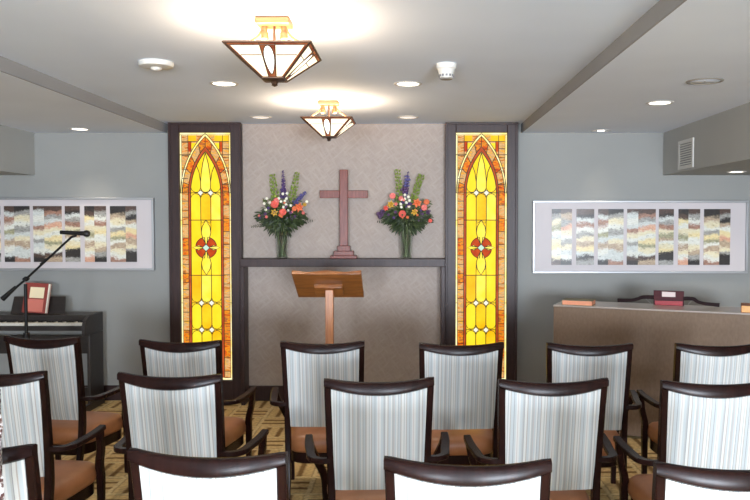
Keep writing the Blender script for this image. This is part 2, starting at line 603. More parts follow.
    for y in (192.5, 301.3, 328, 352):          # clear jewels and the rounded pane ends
        for x in (-5, 5):
            d = [(x, y - 2.9), (x + 2.9, y), (x, y + 2.9), (x - 2.9, y)]
            poly(d, 11, CL)
            c.tube([pt(x_, y_, 11) for x_, y_ in d + [d[0]]], .0034, 6)
        for x0, x1 in ((-14.8, -5), (-5, 5), (5, 14.8)):
            for sg in (-1, 1):
                if y == 192.5 and sg < 0:
                    continue
                xm = (x0 + x1) / 2
                came([(x0 + .2, y + sg * 4.6), (x0 + 1.6, y + sg * 1.9), (xm, y + sg * .7), (x1 - 1.6, y + sg * 1.9), (x1 - .2, y + sg * 4.6)], .0020)
    # flower boss
    fy = 246.6
    rect(-14.8, 219.3, 14.8, 273.8, 3, YE)
    for q in range(4):
        a0 = PI / 4 + q * PI / 2
        arc = [(10.6 * math.cos(a0 + t), fy + 10.6 * math.sin(a0 + t)) for t in [(-.62 + 1.24 * k / 8) for k in range(9)]]
        p = [(0, fy)] + arc
        poly(p, 4, RU)
        came(p + [p[0]])
    for sg in (-1, 1):
        v = [(0, fy + sg * 3), (3.2, fy + sg * 9), (4.8, fy + sg * 15), (3.8, fy + sg * 21), (0, fy + sg * 27), (-3.8, fy + sg * 21), (-4.8, fy + sg * 15), (-3.2, fy + sg * 9)]
        poly(v, 5, LE)
        came(v + [v[0]])
        h = [(sg * 2.5, fy), (sg * 7.5, fy - 2.6), (sg * 13.6, fy), (sg * 7.5, fy + 2.6)]
        poly(h, 5, LE)
        came(h + [h[0]], .0022)
        for x in (-4.8, 4.8):
            came([(x, fy + sg * 15), (x * 1.04, fy + sg * 27)], .0024)
    d = [(0, fy - 3.6), (3.6, fy), (0, fy + 3.6), (-3.6, fy)]
    poly(d, 11, AQ)
    c.tube([pt(x_, y_, 11) for x_, y_ in d + [d[0]]], .0034, 6)
    came([(-25.2, T + 2), (25.2, T + 2)], .0016)
    for s_ in (-1, 1):
        came([(s_ * 5, 219.3), (s_ * 3.8, 222.5), (0, 219.6)], .002)
    g.build('glass_panel', mats, root, smooth=0)
    c.build('lead_came', M_lead, root)
    MB().box((-gw, GY + .004, gb), (gw, GY + .012, gt)).build('backing', M_white, root, smooth=0)
    return root


stained_glass(-1.829, 'backlit yellow stained glass window beside the vase nearest the piano')
stained_glass(.638, 'backlit yellow stained glass window on the side nearest the brown organ')

# ------------------------------------------------------------------ mantel shelf, cross
SY = 6.70
ms = thing('mantel_shelf', 'dark brown mantel shelf running between the two stained glass windows', 'shelf', (-.595, WY, 0))
MB().box((-.905, SY - WY, 1.232), (.905, -.013, 1.304)).build('shelf_board', M_darkwood, ms, bevel=.004)
for s_ in (-1, 1):
    MB().box((min(s_ * .87, s_ * .905), -.20, .0), (max(s_ * .87, s_ * .905), -.031, 1.232)).build('side_post', M_darkwood, ms, bevel=.003)

cr = thing('wooden_cross', 'reddish wooden cross on a stepped base standing on the mantel shelf', 'cross', (-.590, 6.79, 1.304))
MB().box((-.118, -.055, 0), (.118, .055, .026)).box((-.088, -.045, .026), (.088, .045, .066)).box((-.056, -.034, .066), (.056, .034, .112)).build('stepped_base', M_crosswood, cr, bevel=.003)
MB().box((-.037, -.020, .112), (.037, .020, .790)).build('upright', M_crosswood, cr, bevel=.004)
MB().box((-.213, -.017, .538), (-.037, .017, .606)).box((.037, -.017, .538), (.213, .017, .606)).build('crossbar', M_crosswood, cr, bevel=.003)

# ------------------------------------------------------------------ flowers in vases
M_vase = mat('clear_glass', (236, 242, 236), 0.03)
M_vase.node_tree.nodes['Principled BSDF'].inputs['Transmission Weight'].default_value = 1.0
M_vase.node_tree.nodes['Principled BSDF'].inputs['IOR'].default_value = 1.3
M_stem = mat('flower_stem_green', (136, 144, 112), 0.6)
M_leaf = mat('leaf_green', (44, 66, 38), 0.55)
nt, N, L, b = nodes(M_leaf)
L.new(ramp(N, L, noise(N, L, objco(N), 30, 2), [(0.35, (32, 42, 24)), (0.65, (66, 80, 44))]), b.inputs['Base Color'])
M_leaf2 = mat('filler_green', (84, 98, 52), 0.6)
M_bells = mat('bells_green', (128, 146, 64), 0.6)
M_delph = mat('delphinium_purple', (70, 46, 98), 0.6)
M_blue = mat('violet_blue', (82, 76, 132), 0.6)
M_coral = mat('coral_petal', (214, 84, 70), 0.55)
M_pinkp = mat('pink_petal', (218, 112, 104), 0.55)
M_salmon = mat('orange_petal', (214, 106, 62), 0.55)
M_yel = mat('yellow_petal', (188, 146, 48), 0.55)
M_daisy = mat('white_petal', (240, 236, 216), 0.6)
M_plum = mat('plum_petal', (86, 54, 92), 0.6)
PX = 1 / 112.0


def leaf(mb, p, d, ln, w, bend=.25):
    d = Vector(d).normalized()
    sd = d.cross(Vector((random.uniform(-.4, .4), 1, .35))).normalized()
    nn = sd.cross(d)
    rows = []
    for t, ww in ((0, .12), (.3, .8), (.6, 1), (.85, .6), (1, .05)):
        q = Vector(p) + d * ln * t - Vector((0, 0, bend * ln * t * t))
        rows.append((q - sd * w * ww / 2 + nn * .004, q + sd * w * ww / 2 + nn * .004))
    for a, b_ in zip(rows, rows[1:]):
        mb.face((a[0], a[1], b_[1], b_[0]))


def rose(mb, c, r):
    c = Vector(c)
    mb.ball(c, r * .55, seg=6)
    for ring, (n, rr, tilt) in enumerate(((5, .55, .9), (6, .85, .35), (7, 1.0, -.1))):
        for k in range(n):
            a = 2 * PI * k / n + ring * .5
            di = Vector((math.cos(a), 0, math.sin(a)))
            ta = Vector((-math.sin(a), 0, math.cos(a)))
            fr = Vector((0, -1, 0))
            base = c + fr * r * .15
            tip = c + di * r * rr + fr * r * tilt * .7
            mid = (base + tip) / 2 + fr * r * .18
            w = r * .55
            mb.face((base - ta * w * .3, base + ta * w * .3, mid + ta * w, mid - ta * w))
            mb.face((mid - ta * w, mid + ta * w, tip + ta * w * .55, tip - ta * w * .55))


def lily(mb, c, r):
    c = Vector(c)
    for k in range(6):
        a = 2 * PI * k / 6 + .3
        di = Vector((math.cos(a), 0, math.sin(a)))
        ta = Vector((-math.sin(a), 0, math.cos(a)))
        p1 = c + di * r * .55 + Vector((0, -r * .45, 0))
        p2 = c + di * r * 1.1 + Vector((0, -r * .3, 0))
        mb.face((c - ta * r * .1, c + ta * r * .1, p1 + ta * r * .3, p1 - ta * r * .3))
        mb.face((p1 - ta * r * .3, p1 + ta * r * .3, p2))
    mb.ball(c + Vector((0, -r * .3, 0)), r * .22, seg=5)


def daisy(mb, c, r):
    c = Vector(c)
    for k in range(9):
        a = 2 * PI * k / 9
        a1, a2 = a - .28, a + .28
        mb.face((c, c + Vector((math.cos(a1) * r * .8, -.006, math.sin(a1) * r * .8)), c + Vector((math.cos(a) * r, -.004, math.sin(a) * r)), c + Vector((math.cos(a2) * r * .8, -.006, math.sin(a2) * r * .8))))
    mb.ball(c + Vector((0, -.006, 0)), r * .42, seg=5, mi=0)


def spike(mb, p0, p1, r0, r1, n, kind):
    p0, p1 = Vector(p0), Vector(p1)
    ax = (p1 - p0).normalized()
    s1 = ax.orthogonal().normalized()
    s2 = ax.cross(s1)
    mb.tube([p0, (p0 + p1) / 2, p1], .004, 6)
    for k in range(n):
        t = k / (n - 1)
        r = r0 + (r1 - r0) * t
        m_ = 5 if r > .014 else 4
        for j in range(m_):
            a = 2 * PI * j / m_ + k * .8
            di = s1 * math.cos(a) + s2 * math.sin(a)
            c = p0 + (p1 - p0) * (t + random.uniform(-.03, .03)) + di * r * random.uniform(.45, 1.05)
            if kind == 'bell':
                tip = c + di * r * .6 + ax * r * .5
                q = ax.cross(di)
                for g_ in range(4):
                    b1, b2 = g_ * PI / 2, (g_ + 1) * PI / 2
                    e1 = tip + (q * math.cos(b1) + ax * math.sin(b1)) * r * .6
                    e2 = tip + (q * math.cos(b2) + ax * math.sin(b2)) * r * .6
                    mb.face((c, e1, e2))
            else:
                mb.ball(c, r * random.uniform(.3, .62), seg=4)


def bouquet(px, vase_label, flow_label, spec):
    base = at(px, 258.6, 6.79)
    base.z = 1.304
    v = thing('glass_vase', vase_label, 'vase', base, 0, 'glass vases on the mantel shelf')
    H_ = .232
    out = [(.046, 0), (.050, .006), (.049, .03), (.054, .12), (.061, H_)]
    inn = [(.057, H_), (.050, .12), (.045, .03), (.043, .014), (.001, .012)]
    MB().lathe([(.001, 0)] + out + inn, n=28).build('vase_body', M_vase, v, smooth=60)
    f = thing('flower_arrangement', flow_label, 'flowers', (base.x, base.y, base.z + .014), 0, 'flower arrangements in glass vases')

    def P(x, y, dy=0.0):
        return Vector(((x - px) * PX, dy, (258.6 - y) * PX - .014))
    rr = random.Random(int(px))
    st = MB()
    for k in range(16):
        a = rr.uniform(0, 2 * PI)
        r = .038 * math.sqrt(rr.random())
        a2 = a + rr.uniform(2, 4)
        st.tube([(r * math.cos(a), r * math.sin(a), .004), (.034 * math.cos(a2), .034 * math.sin(a2), .14), (.042 * math.cos(a2), .036 * math.sin(a2), .30)], .0042, 6)
    st.build('stems', M_stem, f)
    fo = MB()
    for k in range(520):
        x = rr.gauss(0, .45)
        x = max(-1, min(1, x))
        y = rr.uniform(-1, 1)
        c = Vector((x * .16, rr.uniform(-.055, .045), .345 + y * .095 * math.sqrt(max(.05, 1 - x * x)) + .02 * abs(x)))
        dr = Vector((x * 1.6 + rr.uniform(-.5, .5), rr.uniform(-.5, .35) - .15, rr.uniform(-.5, .7) - .25 * (y < -.3)))
        leaf(fo, c, dr, rr.uniform(.05, .095), rr.uniform(.012, .024))
    for s_, (ex, ey) in ((-1, spec['fern'][0]), (1, spec['fern'][1])):
        tip = P(ex, ey)
        root_ = Vector((s_ * .05, -.03, .30))
        for k in range(12):
            t = k / 11
            q = root_.lerp(tip, t)
            for sg in (-1, 1):
                leaf(fo, q, Vector((s_ * .7, -.3, sg * .8)), .038 * (1.1 - t * .8), .009, 0)
    nf = len(fo.bm.faces)
    for k in range(150):
        q = P(px + 1.5 + max(-20, min(20, rr.gauss(0, 11))), rr.uniform(201, 216), rr.uniform(-.085, -.02))
        leaf(fo, q, Vector((rr.uniform(-1, 1), rr.uniform(-.6, .1), rr.uniform(-.2, 1))), rr.uniform(.02, .05), rr.uniform(.006, .014), .1)
    fo.bm.faces.ensure_lookup_table()
    for fc in fo.bm.faces[nf:]:
        fc.material_index = 1
    fo.build('foliage', [M_leaf, M_leaf2], f, smooth=0)
    for k in range(16):
        mb = MB()
        lily(mb, P(rr.gauss(px + 1, 12), rr.uniform(200, 219), -.085), rr.uniform(1.2, 2.0) * PX)
        mb.build('small_floret', (M_plum, M_salmon, M_delph, M_pinkp)[k % 4], f, smooth=40)
    for nm, (x0, y0), (x1, y1), r0, r1, n, kd, m_ in spec['spikes']:
        mb = MB()
        spike(mb, P(x0, y0, -.01), P(x1, y1, -.01), r0, r1, n, kd)
        mb.tube([P(x0, y0, -.01), P(px, 226, 0)], .003, 6)
        mb.build(nm, m_, f, smooth=40)
    for nm, fn, x, y, r, m_ in spec['heads']:
        mb = MB()
        fn(mb, P(x, y, -.082), r * .88 * PX)
        mb.build(nm, m_, f, smooth=40)
    for x, y in spec['daisies']:
        mb = MB()
        daisy(mb, P(x, y, -.085), 1.55 * PX)
        mb.build('white_daisy', M_daisy, f, smooth=40)
    return f


bouquet(282.3, 'clear glass vase on the mantel shelf between the cross and the piano side window',
        'mixed coral, white and purple flowers in the vase on the piano side of the cross', dict(
    fern=((252.5, 227), (312, 221)),
    spikes=[('bells_spike', (277, 205), (273.2, 177), .030, .020, 9, 'bell', M_bells), ('delphinium_spike', (284.5, 197), (283.6, 171), .026, .008, 13, 'ball', M_delph),
            ('bells_spike', (292, 201), (297.5, 174.5), .026, .017, 9, 'bell', M_bells), ('blue_flower_spike', (295, 203), (306, 192.5), .026, .014, 8, 'ball', M_blue),
            ('statice_sprig', (290, 220), (294, 217.5), .028, .022, 5, 'ball', M_plum), ('statice_sprig', (264, 217), (270, 212), .024, .02, 5, 'ball', M_plum)],
    heads=[('coral_rose', rose, 276.5, 204.5, 4.6, M_coral), ('coral_rose', rose, 284.6, 212.3, 4.0, M_coral), ('orange_lily', lily, 301, 207.8, 5.2, M_salmon), ('coral_rose', rose, 278.5, 201, 3.2, M_pinkp),
           ('yellow_lily', lily, 276.5, 213, 4.2, M_yel), ('coral_rose', rose, 296, 209, 2.8, M_salmon), ('yellow_lily', lily, 306.5, 205, 2.6, M_yel)],
    daisies=[(285, 194.5), (289, 194), (288.5, 199), (283, 202), (288, 205), (290, 211), (285.5, 207.5), (269, 199), (281, 199), (268, 210), (272, 203), (292.5, 206), (287, 201.5), (308.5, 202), (266.5, 204)]))
bouquet(406.3, 'clear glass vase on the mantel shelf between the cross and the organ side window',
        'mixed pink, orange and purple flowers in the vase on the organ side of the cross', dict(
    fern=((378, 222), (432.5, 222)),
    spikes=[('bells_spike', (400, 203), (397.6, 172), .024, .018, 10, 'bell', M_bells), ('delphinium_spike', (405.5, 194), (408, 172.5), .022, .008, 9, 'ball', M_delph), ('delphinium_spike', (406.5, 186), (407, 177), .026, .02, 4, 'ball', M_blue),
            ('bells_spike', (412.5, 203), (421, 176.5), .024, .022, 10, 'bell', M_bells), ('statice_sprig', (405, 209), (412, 206), .03, .026, 6, 'ball', M_delph), ('statice_sprig', (379, 216), (385, 212), .026, .024, 5, 'ball', M_plum),
            ('statice_sprig', (419, 221), (422, 214), .026, .022, 5, 'ball', M_plum), ('statice_sprig', (427, 216), (429, 211), .022, .016, 4, 'ball', M_plum), ('statice_sprig', (403, 192), (407, 189), .026, .022, 4, 'ball', M_plum)],
    heads=[('pink_rose', rose, 392.8, 196.5, 3.4, M_pinkp), ('coral_rose', rose, 402.4, 214.3, 4.1, M_coral), ('orange_lily', lily, 417, 203.5, 5.2, M_salmon), ('coral_rose', rose, 424, 208, 3.4, M_pinkp), ('coral_rose', rose, 426.3, 202.5, 3.2, M_salmon),
           ('yellow_lily', lily, 391, 205, 4.4, M_yel), ('yellow_lily', lily, 414.5, 212.5, 4.0, M_yel), ('orange_lily', lily, 386.2, 208.5, 3.4, M_coral), ('pink_rose', rose, 401, 199, 2.6, M_pinkp), ('pink_rose', rose, 430, 221, 2.2, M_coral)],
    daisies=[(405, 195.5), (402, 200), (406.5, 203), (401, 204.5), (409.5, 201), (405, 199.5), (401.5, 207.5), (408.5, 197.5), (409, 207)]))

# ------------------------------------------------------------------ lectern
le = thing('wooden_lectern', 'golden wood lectern with a slanted top in front of the mantel wall', 'lectern', (-.603, 5.68, 0))
ang = math.radians(-31)
MT = Matrix.Translation((-.004, 0, 1.155)) @ Matrix.Rotation(ang, 4, 'X')
mb = MB()
wav = lambda x: .008 * math.cos(x / .253 * PI * 2.0)
n = 24
prof = [(-.253 + .506 * k / n) for k in range(n + 1)]
loops = []
for x in prof:
    yb_ = -.205 + .004 * math.cos(x * 25)
    loops.append([MT @ Vector((x, yb_, -.014 + wav(x) * .3)), MT @ Vector((x, .19, -.012)), MT @ Vector((x, .19, .012)), MT @ Vector((x, yb_, .014 + wav(x)))])
mb.rings(loops)
mb.build('reading_board', M_oak, le, bevel=.004, smooth=50)
mb = MB()
mb.box((-.253, .165, .012), (.253, .19, .034), mtx=MT)
mb.build('book_ledge', M_oak, le, bevel=.003)
MB().box((-.105, -.045, -.046), (.105, .075, -.014), mtx=MT).build('mounting_block', M_oak, le, bevel=.004)
MB().box((-.030, -.028, .055), (.030, .030, 1.14)).build('post', M_oakpost, le, bevel=.004)
MB().box((-.24, -.05, 0), (.24, .05, .055)).box((-.05, -.22, 0), (.05, .22, .055)).build('cross_foot', M_oak, le, bevel=.006)

# ------------------------------------------------------------------ digital piano
px0, px1 = -4.12, -2.755
pf, pb = 6.46, 6.795
pi_ = thing('digital_piano', 'dark brown upright digital piano against the grey wall', 'piano', ((px0 + px1) / 2, pf, 0))
hw = (px1 - px0) / 2
D = pb - pf
MB().box((-hw + .03, .11, .735), (hw - .03, D, .822)).box((-hw + .03, -.02, .703), (hw - .03, D, .738)).box((-hw + .03, -.025, .703), (hw - .03, -.006, .744)).build('key_bed', M_blackgloss, pi_, bevel=.004)
for s_ in (-1, 1):
    mb = MB()
    mb.prism([(-.045, .66), (D, .66), (D, .826), (.06, .826), (-.02, .79), (-.045, .74)], s_ * hw - .03 * (s_ > 0), s_ * hw + .03 * (s_ < 0), axis='x')
    mb.build('key_cheek', M_blackgloss, pi_, bevel=.004)
    mb = MB()
    mb.box((min(s_ * hw, s_ * (hw - .03)), .055, .05), (max(s_ * hw, s_ * (hw - .03)), D, .66)).box((min(s_ * (hw + .004), s_ * (hw - .034)), -.10, 0), (max(s_ * (hw + .004), s_ * (hw - .034)), D + .01, .06))
    mb.build('side_leg', M_blackgloss, pi_, bevel=.005)
kb = MB()
nk = 52
kw = (2 * hw - .09) / nk
for k in range(nk):
    x = -hw + .045 + k * kw
    kb.box((x + .0006, -.005, .744), (x + kw - .0006, .112, .766))
kb.build('white_keys', M_ivory, pi_, smooth=0)
kb = MB()
for k in range(nk - 1):
    if k % 7 in (0, 1, 3, 4, 5):
        x = -hw + .045 + (k + 1) * kw
        kb.box((x - .006, .045, .766), (x + .006, .112, .777))
kb.build('black_keys', M_black, pi_, smooth=0)
MB().box((-hw + .03, D - .05, .455), (hw - .03, D - .03, .618)).build('back_panel', M_blackgloss, pi_, bevel=.003)
MB().box((-hw + .03, D - .06, .06), (hw - .03, D - .03, .15)).build('foot_rail', M_blackgloss, pi_, bevel=.003)
mr = MB()
a = [at(9.5, 317, 6.66), at(64, 317, 6.66), at(65.2, 296.5, 6.72), at(14, 296.5, 6.72)]
org = Vector(((px0 + px1) / 2, pf, 0))
a = [p - org for p in a]
mr.rings([[p for p in a], [p + Vector((0, .016, 0)) for p in a]])
mr.build('music_rest', M_blackgloss, pi_, bevel=.003)

sb = thing('song_book', 'red song book with a cream title panel propped on the piano', 'book', (at(33.5, 316, 6.60).x, 6.60, .835))
tl = math.radians(-12)
MT = Matrix.Translation((0, .012, .0)) @ Matrix.Rotation(tl, 4, 'X') @ Matrix.Rotation(math.radians(3), 4, 'Y')
MB().box((-.105, -.012, 0), (.098, -.008, .262), mtx=MT).box((-.105, .014, 0), (.112, .018, .262), mtx=MT).box((-.105, -.012, 0), (-.101, .018, .262), mtx=MT).build('cover', M_redbook, sb, bevel=.001)
MB().box((-.100, -.008, .003), (.110, .014, .259), mtx=MT).build('pages', M_page, sb, smooth=0)
MB().box((-.055, -.0135, .130), (.070, -.0122, .225), mtx=MT).build('title_panel', M_cream, sb, smooth=0)
MB().box((-.070, -.0135, .010), (.075, -.0122, .120), mtx=MT).build('lower_panel', M_pink, sb, smooth=0)

# ------------------------------------------------------------------ microphone stand
MY = 5.45
mp_ = at(25.5, 284, MY)
mst = thing('microphone_stand', 'black boom microphone stand in front of the piano', 'microphone stand', (mp_.x, MY, 0))
bo = Vector((mp_.x, MY, 0))
MB().tube([(0, 0, .05), (0, 0, .80)], .017, 14).tube([(0, 0, .78), (0, 0, mp_.z)], .012, 12).build('pole', M_black, mst)
MB().tube([(0, 0, .76), (0, 0, .83)], .023, 14).build('height_clutch', M_black, mst)
for k in range(3):
    a = PI / 2 + k * 2 * PI / 3
    MB().tube([(0, 0, .19), (.17 * math.cos(a), .17 * math.sin(a), .10), (.31 * math.cos(a), .31 * math.sin(a), .012)], .009, 8).build('leg', M_black, mst)
MB().tube([(0, 0, .16), (0, 0, .22)], .02, 12).build('leg_collar', M_black, mst)
e0, e1, em = at(2.5, 299, MY) - bo, at(71.5, 237, MY) - bo, at(26, 279, MY) - bo
MB().tube([e0, em, e1], .0085, 10).build('boom_arm', M_black, mst)
d = (e1 - e0).normalized()
MB().tube([e0, e0 + d * .13], [.019, .012], 14).build('counterweight', M_black, mst)
MB().ball(em, .019, seg=10).tube([em + Vector((0, -.03, 0)), em + Vector((0, .03, 0))], .012, 10).build('boom_clutch', M_black, mst)
q = e0 + (e1 - e0) * .60
MB().tube([q - d * .03, q + d * .03], .011, 10).build('cable_clip', M_black, mst)
m0, m1 = at(60.5, 232.3, MY), at(90, 233.8, MY)
mic = thing('microphone', 'black handheld microphone clamped to the boom stand', 'microphone', (m0 + m1) / 2)
c0 = (m0 + m1) / 2
dm = (m1 - m0)
MB().tube([m0 - c0, m0 - c0 + dm * .80], [.0135, .0165], 16).build('handle', M_black, mic)
MB().tube([m0 - c0 + dm * t for t in (.78, .82, .88, .94, .985, 1.0)], [.0165, .022, .0245, .0235, .016, .006], 16).build('grille', mat('mic_grille', (48, 46, 46), 0.4, 0.6), mic)
MB().tube([e1 + bo - c0, Vector((.0, 0, -.018)) + dm * .02, dm * .02], .009, 8).build('clip', M_black, mic)

# ------------------------------------------------------------------ organ seen from behind
OA = math.radians(-23.4)
og0 = Vector((1.118, 5.90, 0))
og = thing('electric_organ', 'brown panelled organ console standing askew by the wall', 'organ', og0, OA)
OL, OT = 1.52, .983
MB().box((0, 0, .02), (OL, .025, OT - .012)).build('rear_panel', M_organ, og, bevel=.003)
mb = MB()
for x0, x1 in ((0, .03), (OL - .03, OL)):
    mb.prism([(.025, 0), (.66, 0), (.66, .12), (.40, .14), (.40, .62), (.66, .66), (.66, .80), (.40, OT - .012), (.025, OT - .012)], x0, x1, axis='x')
mb.build('side_panel', M_organ, og, bevel=.003)
MB().box((-.004, -.004, OT - .012), (OL + .004, .40, OT)).build('top', M_organtop, og, bevel=.003)
MB().box((.03, .36, .70), (OL - .03, .39, OT - .012)).box((.03, .39, .66), (OL - .03, .65, .70)).build('keyboard_shelf', M_organ, og, bevel=.003)
kk = MB()
for k in range(44):
    kk.box((.12 + k * .0285, .50, .70), (.12 + k * .0285 + .027, .64, .722))
kk.build('white_keys', M_ivory, og, smooth=0)
MB().box((.03, .30, .04), (OL - .03, .33, .66)).build('knee_panel', M_organ, og)

OM = Matrix.Translation(og0) @ Matrix.Rotation(OA, 4, 'Z')
OMi = OM.inverted()


def on_organ(x, y, dy, z=OT):
    """Room point on the vertical plane dy behind the organ's back that the photograph shows at x, y."""
    d = _F + Vector((1, 0, 0)) * ((x - VPX) / FPX) + _U * ((250 - y) / FPX)
    o2 = OMi @ Vector((0, 0, CAM_H))
    d2 = OMi.to_3x3() @ d
    return o2 + d2 * ((dy - o2.y) / d2.y)


rk = thing('music_rack', 'dark wood music rack with wavy arms standing on the organ', 'music rack', OM @ Vector((.83, .31, OT)), OA)
rl = lambda x, y, dy=.31: on_organ(x, y, dy) - Vector((.83, .31, OT))
p = [rl(653.5, 290.3), rl(684, 291.3), rl(684, 304.2), rl(653.5, 303.8)]
for q in p[2:]:
    q.z = 0
MB().rings([[q for q in p], [q + Vector((0, .014, 0)) for q in p]]).build('back_board', M_maroon, rk, bevel=.003)
p = [rl(662, 291.6), rl(675.4, 292.2), rl(675.4, 297), rl(662, 296.6)]
MB().rings([[q + Vector((0, -.003, 0)) for q in p], [q + Vector((0, .004, 0)) for q in p]]).build('name_plate', M_label, rk, smooth=0)
for pts in ([(654, 297.3), (643, 297.2), (637, 299.0), (631, 300.2), (617.5, 300.4)], [(683, 298.6), (693, 298.9), (698, 302), (706, 303.8), (719.5, 305.2)]):
    MB().sweep([rl(x, y) + Vector((0, .006, 0)) for x, y in pts], [.018] * 5, [.030, .028, .024, .024, .030]).build('rest_arm', M_rackarm, rk)
for pts in ([(645, 298), (651, 304)], [(693, 299.5), (688, 304.5)]):
    MB().tube([rl(*q) + Vector((0, .008, 0)) for q in pts], .003, 6).build('strut', M_chrome, rk)
p = [rl(655, 300.6), rl(682.6, 301.4), rl(682.6, 304), rl(655, 303.6)]
for q in p[2:]:
    q.z = .002
MB().rings([[q + Vector((0, -.004, 0)) for q in p], [q + Vector((0, .004, 0)) for q in p]]).build('red_lower_strip', M_red, rk, smooth=0)


def flat_book(xa, xb, dy, dep, h, cover, pages, label, lrot=0.0):
    A, B = on_organ(xa, 304, dy), on_organ(xb, 304, dy)
    w = (B.x - A.x)
    b_ = thing('flat_book', label, 'book', OM @ Vector(((A.x + B.x) / 2, dy + dep / 2 + .004, OT)), OA + lrot)
    MB().box((-w / 2, -dep / 2, h - .004), (w / 2, dep / 2, h)).box((-w / 2, -dep / 2, 0), (w / 2, dep / 2, .004)).box((-w / 2, -dep / 2, 0), (-w / 2 + .005, dep / 2, h)).build('cover', cover, b_, bevel=.001)
    MB().box((-w / 2 + .005, -dep / 2 + .003, .004), (w / 2 - .004, dep / 2 - .004, h - .004)).build('pages', pages, b_, smooth=0)
    return b_


flat_book(561.5, 592, .012, .17, .040, M_olive, M_pinkpage, 'flat olive covered book on the organ corner nearest the stained glass')
flat_book(741, 770, .012, .20, .052, M_brownbook, M_goldpage, 'flat book with golden page edges on the organ by the photo edge')

# ------------------------------------------------------------------ art on the walls
BN = dict(br=(92, 60, 44), dk=(54, 46, 44), wh=(226, 225, 214), ic=(212, 215, 210), tn=(196, 166, 122), cr=(228, 216, 176), ol=(178, 172, 118), ru=(176, 108, 66), ye=(232, 212, 132), gy=(172, 168, 160), or_=(220, 150, 86))
cols = [  # x0, x1 (drawing units = picture px), bands from the top down
    (552.2, 561.4, 'dk gy cr ol wh ic cr ye wh cr br'), (561.4, 572.1, 'br tn gy or_ cr wh gy cr ic wh dk'),
    (576.7, 594.2, 'br dk ic ru wh gy cr tn ye ic dk gy'),
    (598.2, 608.3, 'br ic ru wh ol ic tn wh ic dk'), (608.3, 623.4, 'dk gy cr wh gy ic cr tn ic ic ru'),
    (627.0, 638.0, 'br ic wh ic ru cr wh gy ic wh br dk'), (638.0, 655.3, 'br ru gy ic or_ cr wh ye ol cr wh br tn'),
    (658.6, 673.3, 'br dk ic gy ru cr ol tn wh cr ye dk dk gy'),
    (678.0, 687.8, 'dk br ye wh cr ol wh tn cr wh or_'), (687.8, 699.4, 'br gy wh ru cr ye wh wh cr tn gy dk'),
    (703.4, 718.8, 'dk dk tn cr wh gy ye ol wh tn cr wh ru'), (718.8, 729.5, 'br gy dk tn wh ye or_ tn cr gy dk dk'),
]


def paint(name, bands, seed):
    m = mat(name, (200, 190, 160), 0.3, coat=0.5)
    nt, N, L, b = nodes(m)
    co = objco(N)
    sep = N.new('ShaderNodeSeparateXYZ')
    L.new(co, sep.inputs[0])
    n1 = noise(N, L, co, 9, 4, (1, 1, 1.6), off=(seed * 3.1, 0, seed))
    n2 = noise(N, L, co, 60, 3, (1, 1, 2), off=(seed, 2, 0))
    z = mth(N, L, 'DIVIDE', sep.outputs[2], .505)
    z = mth(N, L, 'SUBTRACT', 1.0, z)
    z = mth(N, L, 'ADD', z, mth(N, L, 'MULTIPLY', mth(N, L, 'SUBTRACT', n1, .5), .22))
    z = mth(N, L, 'ADD', z, mth(N, L, 'MULTIPLY', mth(N, L, 'SUBTRACT', n2, .5), .12))
    k = bands.split()
    st = []
    for i, q in enumerate(k):
        st.append(((i + .26) / len(k), BN[q]))
        st.append(((i + .74) / len(k), BN[q]))
    c1 = ramp(N, L, z, st[:32])
    mx_ = N.new('ShaderNodeMix')
    mx_.data_type = 'RGBA'
    sp = noise(N, L, co, 26, 6, (1, 1, 2.2), .75, (seed * 7, 0, 3))
    lowz = mth(N, L, 'MULTIPLY', mth(N, L, 'GREATER_THAN', sp, .615), .6)
    L.new(lowz, mx_.inputs[0])
    L.new(c1, mx_.inputs[6])
    mx_.inputs[7].default_value = lin((70, 62, 56) if seed % 3 else (120, 84, 60))
    ov = N.new('ShaderNodeMix')
    ov.data_type = 'RGBA'
    ov.blend_type = 'OVERLAY'
    ov.inputs[0].default_value = .75
    L.new(mx_.outputs[2], ov.inputs[6])
    L.new(ramp(N, L, noise(N, L, co, 34, 5, (1, 1, 2.2), .7, (seed, 5, 1)), [(0.3, (96, 92, 92)), (0.68, (196, 198, 196))]), ov.inputs[7])
    hs = N.new('ShaderNodeHueSaturation')
    hs.inputs['Saturation'].default_value = .72
    L.new(ov.outputs[2], hs.inputs['Color'])
    L.new(hs.outputs[0], b.inputs['Base Color'])
    return m


PM = [paint('painted_strip_%d' % i, c[2], i + 1) for i, c in enumerate(cols)]
STRIPS = [[0, 1], [2], [3, 4], [5, 6], [7], [8, 9], [10, 11]]


